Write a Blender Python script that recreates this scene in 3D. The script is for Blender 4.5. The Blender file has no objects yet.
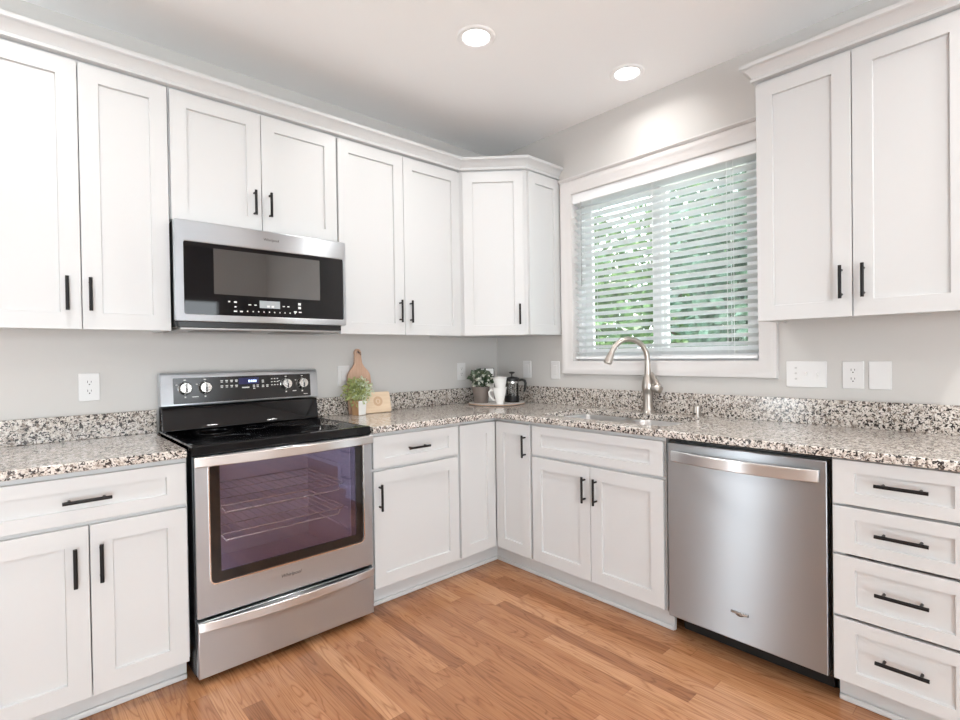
import bpy, bmesh, math, random
from mathutils import Vector, Matrix, geometry
random.seed(7)
SC = bpy.context.scene
COL = SC.collection
PI = math.pi

# ------------------------------------------------------------------ camera, world, lights, exposure
def setup_camera():
    yaw, pitch, roll = math.radians(-42.1225), math.radians(-0.5644), math.radians(-0.8528)
    F = Vector((math.sin(-yaw)*math.cos(pitch), math.cos(yaw)*math.cos(pitch), math.sin(pitch)))
    R = Vector((math.cos(yaw), math.sin(yaw), 0)); U = R.cross(F)
    R2 = R*math.cos(roll) + U*math.sin(roll); U2 = -R*math.sin(roll) + U*math.cos(roll)
    cd = bpy.data.cameras.new('camera'); cam = bpy.data.objects.new('camera', cd); COL.objects.link(cam)
    m = Matrix((R2, U2, -F)).transposed().to_4x4(); m.translation = Vector((-2.7599, -2.8579, 1.2616))
    cam.matrix_world = m
    cd.sensor_width = 36.0; cd.lens = 36.0*516.497/960.0; cd.clip_start = 0.02; cd.clip_end = 200
    SC.camera = cam
setup_camera()
SC.view_settings.view_transform = 'Standard'; SC.view_settings.look = 'None'
SC.view_settings.gamma = 1.0; SC.view_settings.use_curve_mapping = False
SC.view_settings.exposure = -0.12
SC.cycles.max_bounces = 10; SC.cycles.diffuse_bounces = 6; SC.cycles.transparent_max_bounces = 16

W = bpy.data.worlds.new('sky'); SC.world = W; W.use_nodes = True
bgn = W.node_tree.nodes['Background']; bgn.inputs[0].default_value = (0.86, 0.94, 1.0, 1); bgn.inputs[1].default_value = 6.0

CEIL = 2.76
def area(name, loc, rot, sx, sy, power, col=(1, 1, 1), shape='RECTANGLE', spread=PI):
    l = bpy.data.lights.new(name, 'AREA'); l.shape = shape; l.size = sx; l.size_y = sy; l.energy = power; l.color = col; l.spread = spread
    o = bpy.data.objects.new(name, l); COL.objects.link(o); o.location = loc; o.rotation_euler = rot
    return o
# daylight through the glazed openings behind the camera, plus added fill lamps
area('daylight_patio_door', (-3.86, -5.72, 1.12), (PI/2, 0, 0), 1.55, 2.1, 47, (0.91, 0.97, 1.0))
area('ceiling_fill_light', (-3.86, -5.85, .15), (math.radians(125), 0, 0), 1.5, 1.0, 165, (0.86, .95, 1.0))  # added lamp aimed upward to brighten the ceiling
area('steel_fill_light', (-1.75, -5.72, 1.72), (PI/2, 0, 0), 2.2, .7, 14, (0.92, 0.97, 1.0))  # added lamp, gives the range steel something bright to reflect
area('daylight_side_window', (-4.95, -.47, 1.2), (PI/2, 0, -PI/2), .5, 1.8, 13, (0.90, 0.96, 1.0))
CAN_POWER = 9.5
sun = bpy.data.lights.new('sun', 'SUN'); sun.energy = 13.0; sun.angle = .01; sun.color = (1, .96, .88)
so_ = bpy.data.objects.new('sun', sun); COL.objects.link(so_); so_.rotation_euler = (math.radians(12), math.radians(34), 0)
CANS = [(-1.114, -1.044), (-0.293, -1.338)]
CANS_MORE = [(-2.75, -1.044), (-1.114, -3.2), (-2.75, -3.2), (-0.45, -3.2)]

# ------------------------------------------------------------------ mesh helpers
class MB:
    def __init__(s, M=None): s.v = []; s.f = []; s.M = M
    def add(s, vs, fs, M=None):
        b = len(s.v); T = M
        for p in vs:
            p = Vector(p)
            if T is not None: p = T @ p
            if s.M is not None: p = s.M @ p
            s.v.append(p)
        s.f += [tuple(b+i for i in f) for f in fs]
        return s
    def box(s, x0, x1, y0, y1, z0, z1, M=None):
        v = [(x, y, z) for z in (z0, z1) for y in (y0, y1) for x in (x0, x1)]
        return s.add(v, [(0,2,3,1),(4,5,7,6),(0,1,5,4),(2,6,7,3),(0,4,6,2),(1,3,7,5)], M)
    def ring_loft(s, rings, cap=True, closed=False, M=None):
        n = len(rings[0]); v = [p for r in rings for p in r]; f = []
        m = len(rings)
        for i in range(m if closed else m-1):
            a, b = i*n, ((i+1) % m)*n
            for k in range(n): f.append((a+k, a+(k+1) % n, b+(k+1) % n, b+k))
        if cap and not closed: f.append(tuple(reversed(range(n)))); f.append(tuple((m-1)*n+k for k in range(n)))
        return s.add(v, f, M)
    def tube(s, pts, r, n=12, M=None, cap=True, closed=False):
        pts = [Vector(p) for p in pts]; rr = r if isinstance(r, (list, tuple)) else [r]*len(pts)
        rings = []; up = None
        for i, p in enumerate(pts):
            if closed: t = (pts[(i+1) % len(pts)]-pts[i-1]).normalized()
            else: t = (pts[min(i+1, len(pts)-1)]-pts[max(i-1, 0)]).normalized()
            if up is None:
                up = Vector((0, 0, 1)) if abs(t.z) < .9 else Vector((1, 0, 0))
            a = t.cross(up).normalized(); up = a.cross(t).normalized()
            rings.append([p+(a*math.cos(2*PI*k/n)+up*math.sin(2*PI*k/n))*rr[i] for k in range(n)])
        return s.ring_loft(rings, cap, closed, M)
    def lathe(s, prof, n=28, c=(0, 0, 0), M=None, cap=True):
        rings = [[(c[0]+r*math.cos(2*PI*k/n), c[1]+r*math.sin(2*PI*k/n), c[2]+z) for k in range(n)] for r, z in prof]
        return s.ring_loft(rings, cap, False, M)
    def cyl(s, c, r, h, axis='z', n=24, M=None):
        a = Vector({'x': (1,0,0), 'y': (0,1,0), 'z': (0,0,1)}[axis]); c = Vector(c)
        return s.tube([c, c+a*h], r, n, M)
    def prism(s, poly, z0, z1, M=None):
        n = len(poly)
        return s.ring_loft([[(x, y, z0) for x, y in poly], [(x, y, z1) for x, y in poly]], True, False, M)
    def build(s, name, mat, parent=None, bevel=0, smooth=True, seg=2, loc=None):
        me = bpy.data.meshes.new(name); me.from_pydata([tuple(p) for p in s.v], [], s.f); me.update()
        bm = bmesh.new(); bm.from_mesh(me); bmesh.ops.recalc_face_normals(bm, faces=bm.faces[:]); bm.to_mesh(me); bm.free()
        if smooth:
            for p in me.polygons: p.use_smooth = True
            me.set_sharp_from_angle(angle=math.radians(35))
        for m in (mat if isinstance(mat, list) else [mat]): me.materials.append(m)
        o = bpy.data.objects.new(name, me); COL.objects.link(o)
        if parent is not None: o.parent = parent
        if loc is not None: o.location = loc
        if bevel:
            b = o.modifiers.new('bevel', 'BEVEL'); b.width = bevel; b.segments = seg; b.limit_method = 'ANGLE'; b.angle_limit = math.radians(40)
            b.harden_normals = False
        return o
def tag(o, label, cat, group=None, kind=None):
    o['label'] = label; o['category'] = cat
    if group: o['group'] = group
    if kind: o['kind'] = kind
    return o
def thing(name, label, cat, loc=(0, 0, 0), rotz=0, group=None):
    o = bpy.data.objects.new(name, None); COL.objects.link(o); o.location = loc; o.rotation_euler = (0, 0, rotz); o.empty_display_size = .1
    return tag(o, label, cat, group)
def struct(name, mb, mat, parent=None, bevel=0, label=None):
    o = mb.build(name, mat, parent, bevel)
    if parent is None: o['kind'] = 'structure'
    if label: o['label'] = label
    return o
def rrect(x0, x1, z0, z1, r, n=5):
    out = []
    for cx, cz, a0 in ((x1-r, z1-r, 0), (x0+r, z1-r, PI/2), (x0+r, z0+r, PI), (x1-r, z0+r, 1.5*PI)):
        for k in range(n+1):
            a = a0+PI/2*k/n; out.append((cx+r*math.cos(a), cz+r*math.sin(a)))
    return out
def frame_mesh(mb, outer, inner, y0, y1):
    """plate in the xz plane between two loops of equal length, from y0 (back) to y1 (front)"""
    n = len(outer)
    rings = [[(x, y1, z) for x, z in outer], [(x, y1, z) for x, z in inner], [(x, y0, z) for x, z in inner], [(x, y0, z) for x, z in outer]]
    return mb.ring_loft(rings, False, True)
def text_mesh(name, body, size, mat, parent, loc, shear=0.0, depth=0.0004, rot=(PI/2, 0, 0)):
    cu = bpy.data.curves.new(name, 'FONT'); cu.body = body; cu.size = size; cu.shear = shear; cu.extrude = depth
    cu.align_x = 'CENTER'; cu.align_y = 'CENTER'; cu.resolution_u = 3
    t = bpy.data.objects.new(name, cu); COL.objects.link(t)
    bpy.context.view_layer.update()
    me = bpy.data.meshes.new_from_object(t.evaluated_get(bpy.context.evaluated_depsgraph_get()))
    bpy.data.objects.remove(t)
    me.materials.clear(); me.materials.append(mat)
    o = bpy.data.objects.new(name, me); COL.objects.link(o); o.parent = parent; o.location = loc; o.rotation_euler = rot
    return o

# ------------------------------------------------------------------ materials
def mat(name, col, rough=.5, metal=0., **kw):
    m = bpy.data.materials.new(name); m.use_nodes = True
    p = m.node_tree.nodes['Principled BSDF']
    p.inputs['Base Color'].default_value = (*col, 1); p.inputs['Roughness'].default_value = rough; p.inputs['Metallic'].default_value = metal
    for k, v in kw.items():
        p.inputs[k.replace('_', ' ')].default_value = v
    return m
def nd(m, t, **kw):
    n = m.node_tree.nodes.new(t)
    for k, v in kw.items(): setattr(n, k, v)
    return n
def lk(m, a, b): m.node_tree.links.new(a, b)
def P(m): return m.node_tree.nodes['Principled BSDF']
def math_n(m, op, a, b=None, c=None):
    n = nd(m, 'ShaderNodeMath', operation=op)
    for i, x in enumerate((a, b, c)):
        if x is None: continue
        if isinstance(x, (int, float)): n.inputs[i].default_value = x
        else: lk(m, x, n.inputs[i])
    return n.outputs[0]
def ramp(m, fac, stops, interp='LINEAR'):
    r = nd(m, 'ShaderNodeValToRGB'); r.color_ramp.interpolation = interp
    e = r.color_ramp.elements
    while len(e) < len(stops): e.new(.5)
    for i, (p, c) in enumerate(stops): e[i].position = p; e[i].color = (*c, 1) if len(c) == 3 else c
    lk(m, fac, r.inputs[0]); return r.outputs[0]
def noise(m, vec, scale, detail=2, rough=.5, dist=0):
    n = nd(m, 'ShaderNodeTexNoise'); n.inputs['Scale'].default_value = scale; n.inputs['Detail'].default_value = detail
    n.inputs['Roughness'].default_value = rough; n.inputs['Distortion'].default_value = dist
    if vec is not None: lk(m, vec, n.inputs['Vector'])
    return n.outputs['Fac']
def bump(m, h, strength=.1, dist=.002):
    b = nd(m, 'ShaderNodeBump'); b.inputs['Strength'].default_value = strength; b.inputs['Distance'].default_value = dist
    lk(m, h, b.inputs['Height']); lk(m, b.outputs[0], P(m).inputs['Normal'])
def mixc(m, fac, a, b, blend='MIX'):
    n = nd(m, 'ShaderNodeMix', data_type='RGBA', blend_type=blend)
    for s, x in ((n.inputs['Factor'], fac), (n.inputs['A'], a), (n.inputs['B'], b)):
        if isinstance(x, (int, float)): s.default_value = x
        elif isinstance(x, tuple): s.default_value = (*x, 1)
        else: lk(m, x, s)
    return n.outputs['Result']
def objco(m): return nd(m, 'ShaderNodeTexCoord').outputs['Object']

def m_paint(name, col, rough, sc=260, st=.05):
    m = mat(name, col, rough); bump(m, noise(m, objco(m), sc, 3), st, .001); return m
M_WALL = m_paint('wall_paint', (.585, .57, .55), .85)
M_CEIL = m_paint('ceiling_paint', (.90, .90, .90), .9, 180, .08)
M_CAB = m_paint('cabinet_white', (.59, .595, .595), .38, 90, .015)
M_TRIM = m_paint('trim_white', (.66, .64, .63), .4, 90, .015)
M_INNER = mat('cabinet_interior', (.62, .52, .40), .6)
M_BLACK = mat('handle_black', (.012, .011, .011), .38, .6)
M_PLATE = mat('plate_white', (.72, .715, .71), .35)
M_SLOT = mat('slot_dark', (.03, .03, .03), .6)
M_BLKP = mat('black_plastic', (.006, .006, .006), .4)
M_DARK = mat('black_enamel', (.01, .01, .01), .25)
M_GLASSBLK = mat('black_glass', (.004, .004, .005), .03, IOR=1.42)
M_WHITEINK = mat('printed_white', (.75, .75, .72), .5)
M_VINYL = mat('window_vinyl', (.85, .86, .87), .3)
M_PVC = mat('drain_chrome', (.6, .6, .6), .2, 1)
M_GRIP = mat('grip_dark', (.10, .10, .10), .3, 1)
M_KNOB = mat('knob_metal', (.78, .77, .75), .22, 1)

def m_steel(name, col=(.54, .57, .60), rough=.32, an=.95, rot=.25, radial='Z'):
    m = mat(name, col, rough, 1.0)
    p = P(m); p.inputs['Anisotropic'].default_value = an; p.inputs['Anisotropic Rotation'].default_value = rot
    t = nd(m, 'ShaderNodeTangent', direction_type='RADIAL', axis=radial); lk(m, t.outputs[0], p.inputs['Tangent'])
    return m
M_STEEL = m_steel('brushed_steel')
M_STEELD = m_steel('dishwasher_steel', (.385, .405, .425), .33, 1.0)
M_NICKEL = mat('brushed_nickel', (.50, .46, .42), .28, 1)
M_SINK = mat('sink_steel', (.62, .61, .60), .3, 1)

def m_granite():
    m = mat('granite', (.6, .57, .53), .14, IOR=1.62)
    co = objco(m)
    n1 = noise(m, co, 88, 2.5, .55, 1.0)
    n2 = noise(m, co, 42, 2, .5, .8)
    n3 = noise(m, co, 150, 2, .5, .2)
    base = ramp(m, n2, [(.30, (.44, .39, .345)), (.45, (.69, .645, .59)), (.62, (.78, .75, .71)), (.78, (.58, .51, .45))])
    g = ramp(m, n3, [(.46, (1, 1, 1)), (.60, (.62, .57, .54))])
    base = mixc(m, .8, base, g, 'MULTIPLY')
    dark = ramp(m, n1, [(.525, (0, 0, 0)), (.565, (1, 1, 1))])
    col = mixc(m, dark, base, (.028, .023, .022))
    n4 = noise(m, co, 60, 2, .5, .5)
    vec = nd(m, 'ShaderNodeMapping'); vec.inputs['Location'].default_value = (5, 3, 1); lk(m, co, vec.inputs[0])
    n5 = noise(m, vec.outputs[0], 62, 2, .5, .5)
    br = ramp(m, n5, [(.60, (0, 0, 0)), (.65, (1, 1, 1))])
    col = mixc(m, br, col, (.20, .16, .135))
    lk(m, col, P(m).inputs['Base Color'])
    return m
M_GRAN = m_granite()

def m_floor():
    m = mat('oak_strip_floor', (.5, .3, .15), .26)
    co = objco(m); sp = nd(m, 'ShaderNodeSeparateXYZ'); lk(m, co, sp.inputs[0])
    PW, PL = .070, 1.0
    u = math_n(m, 'DIVIDE', sp.outputs[0], PW); iu = math_n(m, 'FLOOR', u); fu = math_n(m, 'FRACT', u)
    wn = nd(m, 'ShaderNodeTexWhiteNoise', noise_dimensions='1D'); lk(m, iu, wn.inputs['W'])
    v = math_n(m, 'ADD', math_n(m, 'DIVIDE', sp.outputs[1], PL), math_n(m, 'MULTIPLY', wn.outputs['Value'], 7.3))
    iv = math_n(m, 'FLOOR', v); fv = math_n(m, 'FRACT', v)
    cb = nd(m, 'ShaderNodeCombineXYZ'); lk(m, iu, cb.inputs[0]); lk(m, iv, cb.inputs[1])
    w2 = nd(m, 'ShaderNodeTexWhiteNoise', noise_dimensions='2D'); lk(m, cb.outputs[0], w2.inputs['Vector'])
    tone = ramp(m, w2.outputs['Value'], [(0, (.30, .130, .058)), (.3, (.41, .188, .086)), (.65, (.47, .225, .106)), (1, (.55, .29, .148))])
    # grain: shifted per board
    sh = nd(m, 'ShaderNodeVectorMath', operation='MULTIPLY_ADD'); lk(m, w2.outputs['Color'], sh.inputs[0]); sh.inputs[1].default_value = (9, 9, 9); lk(m, co, sh.inputs[2])
    mp = nd(m, 'ShaderNodeMapping'); mp.inputs['Scale'].default_value = (11, .9, 1); lk(m, sh.outputs[0], mp.inputs[0])
    nz = noise(m, mp.outputs[0], 1.3, 2, .5, .6)
    rings = math_n(m, 'FRACT', math_n(m, 'MULTIPLY', nz, 13))
    rg = ramp(m, rings, [(0, (.60, .52, .47)), (.22, (1, 1, 1)), (.8, (1, 1, 1)), (1, (.72, .65, .60))])
    mp2 = nd(m, 'ShaderNodeMapping'); mp2.inputs['Scale'].default_value = (160, 5, 1); lk(m, sh.outputs[0], mp2.inputs[0])
    fine = ramp(m, noise(m, mp2.outputs[0], 1, 3, .6), [(.3, (.76, .72, .68)), (.6, (1, 1, 1))])
    col = mixc(m, .85, tone, rg, 'MULTIPLY'); col = mixc(m, .9, col, fine, 'MULTIPLY')
    e1 = math_n(m, 'LESS_THAN', math_n(m, 'ABSOLUTE', math_n(m, 'SUBTRACT', fu, .5)), .489)
    e2 = math_n(m, 'LESS_THAN', math_n(m, 'ABSOLUTE', math_n(m, 'SUBTRACT', fv, .5)), .4988)
    ed = math_n(m, 'MULTIPLY', e1, e2)
    col = mixc(m, math_n(m, 'MULTIPLY_ADD', ed, -.45, .45), col, (.16, .075, .035))
    lk(m, col, P(m).inputs['Base Color'])
    bump(m, ed, .15, .001)
    return m
M_FLOOR = m_floor()

def m_wood(name, c1, c2, rough=.5, scale=(4, 4, 40)):
    m = mat(name, c1, rough); mp = nd(m, 'ShaderNodeMapping'); mp.inputs['Scale'].default_value = scale; lk(m, objco(m), mp.inputs[0])
    lk(m, ramp(m, noise(m, mp.outputs[0], 4, 4, .6, .5), [(.3, c2), (.7, c1)]), P(m).inputs['Base Color']); return m
M_BEECH = m_wood('paddle_wood', (.62, .41, .30), (.53, .33, .23), .5, (22, 22, 2))
M_PALEW = m_wood('pale_wood', (.80, .64, .47), (.72, .55, .38), .5, (2, 20, 20))
M_ENGR = mat('engraved_brown', (.62, .42, .27), .7)
M_POTW = m_wood('pot_wood', (.55, .33, .17), (.45, .25, .12), .6, (14, 14, 2))

def m_glass(name, tint=(1, 1, 1), refl=1.0, trans=(1, 1, 1), rough=0.0, ior=1.5):
    """thin pane: clear where seen straight on, mirror-like at a slant"""
    m = bpy.data.materials.new(name); m.use_nodes = True; nt = m.node_tree
    for n in list(nt.nodes):
        if n.type == 'BSDF_PRINCIPLED': nt.nodes.remove(n)
    out = [n for n in nt.nodes if n.type == 'OUTPUT_MATERIAL'][0]
    fr = nd(m, 'ShaderNodeFresnel'); fr.inputs['IOR'].default_value = ior
    fac = math_n(m, 'MULTIPLY', fr.outputs[0], refl); fac = math_n(m, 'MINIMUM', fac, 1.0)
    t = nd(m, 'ShaderNodeBsdfTransparent'); t.inputs[0].default_value = (*trans, 1)
    g = nd(m, 'ShaderNodeBsdfGlossy'); g.inputs[0].default_value = (*tint, 1); g.inputs['Roughness'].default_value = rough
    mx = nd(m, 'ShaderNodeMixShader'); lk(m, fac, mx.inputs[0]); lk(m, t.outputs[0], mx.inputs[1]); lk(m, g.outputs[0], mx.inputs[2])
    lk(m, mx.outputs[0], out.inputs[0]); return m
M_PANE = m_glass('window_pane_glass')
M_OVENG = m_glass('oven_coated_glass', (.66, .62, 1.0), 2.4, (.92, .90, .90), 0.0, 1.6)
M_CARAFE = m_glass('carafe_glass', (1, 1, 1), 1.5, (.85, .85, .85))
def m_emit(name, col, s):
    m = mat(name, col, .5); P(m).inputs['Emission Color'].default_value = (*col, 1); P(m).inputs['Emission Strength'].default_value = s; return m
M_LAMP = m_emit('lamp_lens', (1, .98, .95), 9)
M_BLUE = m_emit('blue_display', (.004, .004, .06), .25)
M_BLUED = m_emit('blue_digits', (.55, .68, 1.0), 1.6)
M_LCD = mat('grey_lcd', (.34, .37, .38), .3)
def m_leaf(name, c1, c2):
    m = mat(name, c1, .5)
    lk(m, ramp(m, noise(m, objco(m), 9, 2), [(.35, c1), (.65, c2)]), P(m).inputs['Base Color']); return m
M_LEAF = m_leaf('tree_leaves', (.05, .13, .045), (.16, .28, .09))
M_LEAF2 = m_leaf('tree_leaves_blue', (.06, .13, .085), (.15, .24, .17))
M_BARK = mat('bark', (.12, .09, .07), .9)
M_LAWN = m_leaf('lawn_green', (.36, .40, .31), (.44, .47, .38))
M_HERB = mat('herb_leaf', (.36, .40, .15), .5); M_HERB2 = mat('herb_leaf_pale', (.60, .66, .48), .5)
M_SUCC = m_leaf('succulent_leaf', (.045, .075, .04), (.13, .17, .11)); M_SUCP = mat('pale_leaf', (.58, .60, .52), .5)
M_POTG = mat('taupe_pot', (.20, .165, .145), .7); M_SOIL = mat('soil', (.03, .022, .016), .95)
M_CERAM = mat('white_ceramic', (.86, .85, .83), .2)
M_TRAY = mat('tray_white', (.84, .81, .78), .3); M_TRAYR = mat('tray_rim', (.45, .30, .21), .5)
M_COFFEE = mat('coffee', (.015, .008, .005), .2)
M_CARDINK = mat('card_grey_print', (.45, .43, .42), .7)

# ------------------------------------------------------------------ room shell
RX0, RY0, T = -4.8, -5.6, .14
WY0, WY1, WZ0, WZ1 = -1.890, -.730, 1.205, 2.318          # sink window opening
struct('floor', MB().box(RX0-T, T, RY0-T, T, -.08, 0), M_FLOOR)
struct('ceiling', MB().box(RX0-T, T, RY0-T, T, CEIL, CEIL+.1), M_CEIL)
struct('wall_back', MB().box(RX0-T, T, 0, T, 0, CEIL), M_WALL)
b = MB().box(0, T, RY0, WY0, 0, CEIL).box(0, T, WY1, 0, 0, CEIL).box(0, T, WY0, WY1, 0, WZ0).box(0, T, WY0, WY1, WZ1, CEIL)
struct('wall_right', b, M_WALL)
b = MB().box(RX0-T, RX0, RY0, -.76, 0, CEIL).box(RX0-T, RX0, -.18, 0, 0, CEIL).box(RX0-T, RX0, -.76, -.18, 0, .2).box(RX0-T, RX0, -.76, -.18, 2.2, CEIL)
struct('wall_left', b, M_WALL)
b = MB().box(RX0-T, -4.66, RY0-T, RY0, 0, CEIL).box(-3.06, -2.9, RY0-T, RY0, 0, CEIL).box(-.6, T, RY0-T, RY0, 0, CEIL).box(-2.9, -.6, RY0-T, RY0, 0, 1.34).box(-2.9, -.6, RY0-T, RY0, 2.10, CEIL).box(-4.66, -3.06, RY0-T, RY0, 2.17, CEIL)
struct('wall_front', b, M_WALL)
# frames in the openings behind the camera, one an added high window
def opening_frame(name, mb_boxes):
    m = MB()
    for bb in mb_boxes: m.box(*bb)
    return struct(name, m, M_TRIM)
Y = RY0
opening_frame('door_1', [(-4.66, -4.58, Y-.1, Y+.02, 0, 2.17), (-3.14, -3.06, Y-.1, Y+.02, 0, 2.17), (-4.58, -3.14, Y-.1, Y+.02, 2.09, 2.17), (-3.90, -3.82, Y-.1, Y, 0, 2.09), (-4.58, -3.14, Y-.1, Y, 0, .06)])
opening_frame('added_window', [(-2.9, -2.84, Y-.1, Y+.02, 1.34, 2.10), (-.66, -.6, Y-.1, Y+.02, 1.34, 2.10), (-2.84, -.66, Y-.1, Y+.02, 1.34, 1.40), (-2.84, -.66, Y-.1, Y+.02, 2.04, 2.10), (-1.78, -1.72, Y-.1, Y, 1.40, 2.04)])  # unseen window, added with its lamp to brighten the range steel
X = RX0
opening_frame('window_2', [(X-.1, X+.02, -.76, -.70, .2, 2.2), (X-.1, X+.02, -.24, -.18, .2, 2.2), (X-.1, X+.02, -.70, -.24, .2, .26), (X-.1, X+.02, -.70, -.24, 2.14, 2.2)])

# sink window: unit, casing
w1 = MB(); FR = .035
w1.box(.055, .135, WY0, WY0+FR, WZ0, WZ1).box(.055, .135, WY1-FR, WY1, WZ0, WZ1).box(.055, .135, WY0+FR, WY1-FR, WZ0, WZ0+FR).box(.055, .135, WY0+FR, WY1-FR, WZ1-FR, WZ1)
win = struct('window_1', w1, M_VINYL, None, .003)
for y0, y1, x0 in ((WY0+FR, -1.275, .065), (-1.345, WY1-FR, .10)):
    s = MB(); a = .05; z0, z1 = WZ0+FR, WZ1-FR
    s.box(x0, x0+.03, y0, y0+a, z0, z1).box(x0, x0+.03, y1-a, y1, z0, z1).box(x0, x0+.03, y0+a, y1-a, z0, z0+a).box(x0, x0+.03, y0+a, y1-a, z1-a, z1)
    so = s.build('sash', M_VINYL, win, .002)
    MB().box(x0+.013, x0+.017, y0+a, y1-a, z0+a, z1-a).build('pane', M_PANE, so, smooth=False)
# jamb lining of the opening
b = MB().box(-.002, .055, WY0, WY0+.008, WZ0, WZ1).box(-.002, .055, WY1-.008, WY1, WZ0, WZ1).box(-.002, .055, WY0+.008, WY1-.008, WZ1-.008, WZ1).box(-.002, .055, WY0+.008, WY1-.008, WZ0, WZ0+.008)
struct('window_jamb', b, M_TRIM, win)
def casing():
    # moulded picture-frame casing round the opening: profile (offset outwards, thickness)
    prof = [(-.006, .0), (-.006, .012), (.004, .016), (.045, .017), (.052, .022), (.068, .024), (.076, .024), (.080, .018), (.080, 0)]
    c = [(WY1, WZ0), (WY1, WZ1), (WY0, WZ1), (WY0, WZ0)]; out = [(1, -1), (1, 1), (-1, 1), (-1, -1)]
    rings = [[(-t, y+o[0]*d, z+o[1]*d) for d, t in prof] for (y, z), o in zip(c, out)]
    return MB().ring_loft(rings, False, True)
struct('trim_1', casing(), M_TRIM)
# head cap on the casing
b = MB(); hp = [(0, 0), (.024, 0), (.030, .006), (.036, .010), (.036, .018), (0, .018)]
b.ring_loft([[(-d, y, WZ1+.080+z-.001) for d, z in hp] for y in (WY1+.082, WY0-.082)])
struct('trim_2', b, M_TRIM)
# baseboards on the walls behind the camera
struct('baseboard_left', MB().box(RX0, RX0+.014, RY0, 0, 0, .12), M_TRIM)
struct('baseboard_front', MB().box(RX0+.014, -4.67, RY0, RY0+.014, 0, .12).box(-3.05, 0, RY0, RY0+.014, 0, .12), M_TRIM)
struct('baseboard_back', MB().box(RX0+.014, -2.90, -.014, 0, 0, .12), M_TRIM)
struct('baseboard_right', MB().box(-.014, 0, RY0+.014, -2.76, 0, .12), M_TRIM)

# blind
bl = thing('window_blind', 'white horizontal slat blind lowered over the sink window', 'blind', (.028, -1.31, WZ0))
BH = WZ1-WZ0; hw = .565
MB().box(-.028, -.018, -hw-.006, hw+.006, BH-.072, BH-.009).build('valance', M_VINYL, bl, .003)
MB().box(-.018, .02, -hw, hw, BH-.05, BH-.009).build('headrail', M_VINYL, bl, .002)
sl = MB(); zs = .055; pit = .0425; z = zs
tilt = math.radians(-21)
while z < BH-.055:
    rings = []
    for yy in (-hw, hw):
        up_, dn = [], []
        for k in range(5):
            u = -.024+.048*k/4; c = .003*(1-(u/.024)**2)
            x_ = u*math.cos(tilt)-c*math.sin(tilt); z_ = u*math.sin(tilt)+c*math.cos(tilt)
            up_.append((x_, yy, z+z_+.0013)); dn.append((x_, yy, z+z_-.0013))
        rings.append(up_+dn[::-1])
    sl.ring_loft(rings); z += pit
M_SLAT = mat('slat_white', (.80, .83, .83), .35)
_t = nd(M_SLAT, 'ShaderNodeBsdfTranslucent'); _t.inputs[0].default_value = (.90, .92, .92, 1)
_x = nd(M_SLAT, 'ShaderNodeMixShader'); _x.inputs[0].default_value = .45
lk(M_SLAT, P(M_SLAT).outputs[0], _x.inputs[1]); lk(M_SLAT, _t.outputs[0], _x.inputs[2])
lk(M_SLAT, _x.outputs[0], [n for n in M_SLAT.node_tree.nodes if n.type == 'OUTPUT_MATERIAL'][0].inputs[0])
sl.build('slats', M_SLAT, bl)
MB().box(-.024, .024, -hw, hw, .018, .036).build('bottom_rail', M_VINYL, bl, .004)
for yy in (-.42, 0.0, .42):
    MB().box(-.0265, -.0255, yy-.0012, yy+.0012, .03, BH-.06).box(.0255, .0265, yy-.0012, yy+.0012, .03, BH-.06).build('ladder_cord', M_VINYL, bl, smooth=False)
MB().tube([(-.032, .50, BH-.07), (-.034, .50, BH-.62)], .0035, 8).build('tilt_wand', M_PVC, bl)
MB().tube([(-.031, -.455, BH-.07), (-.031, -.455, .0)], .0014, 6).lathe([(.002, 0), (.006, .006), (.005, .02), (.002, .026)], 10, (-.031, -.455, -.03)).build('lift_cord', M_VINYL, bl)

# ------------------------------------------------------------------ cabinets
FA = .615          # base face frame depth
DF = .635          # base door front
UFR, UD = .305, .325
def shaker(x0, x1, z0, z1, yf, M=None, stile=.064, rail=None, rec=.011, th=.020, back=True):
    rail = stile if rail is None else rail
    m = MB(M); yb = yf+th
    o = [(x0, z0), (x1, z0), (x1, z1), (x0, z1)]
    e = .0012
    o2 = [(x0+e, z0+e), (x1-e, z0+e), (x1-e, z1-e), (x0+e, z1-e)]
    i = [(x0+stile, z0+rail), (x1-stile, z0+rail), (x1-stile, z1-rail), (x0+stile, z1-rail)]
    d = .002
    j = [(x0+stile+d, z0+rail+d), (x1-stile-d, z0+rail+d), (x1-stile-d, z1-rail-d), (x0+stile+d, z1-rail-d)]
    m.ring_loft([[(x, yb, z) for x, z in o], [(x, yf+e, z) for x, z in o], [(x, yf, z) for x, z in o2], [(x, yf, z) for x, z in i], [(x, yf+rec, z) for x, z in j]], True)
    return m
def pull(parent, cx, cz, yf, vertical, L=.135, M=None, name='handle'):
    m = MB(M); y = yf-.029; h = L/2; q = .048
    if vertical:
        m.tube([(cx, y, cz-h), (cx, y, cz+h)], .0062, 12)
        for s in (-1, 1): m.tube([(cx, yf+.002, cz+s*q), (cx, y, cz+s*q)], .0048, 10)
    else:
        m.tube([(cx-h, y, cz), (cx+h, y, cz)], .0062, 12)
        for s in (-1, 1): m.tube([(cx+s*q, yf+.002, cz), (cx+s*q, y, cz)], .0048, 10)
    return m.build(name, M_BLACK, parent)
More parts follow.
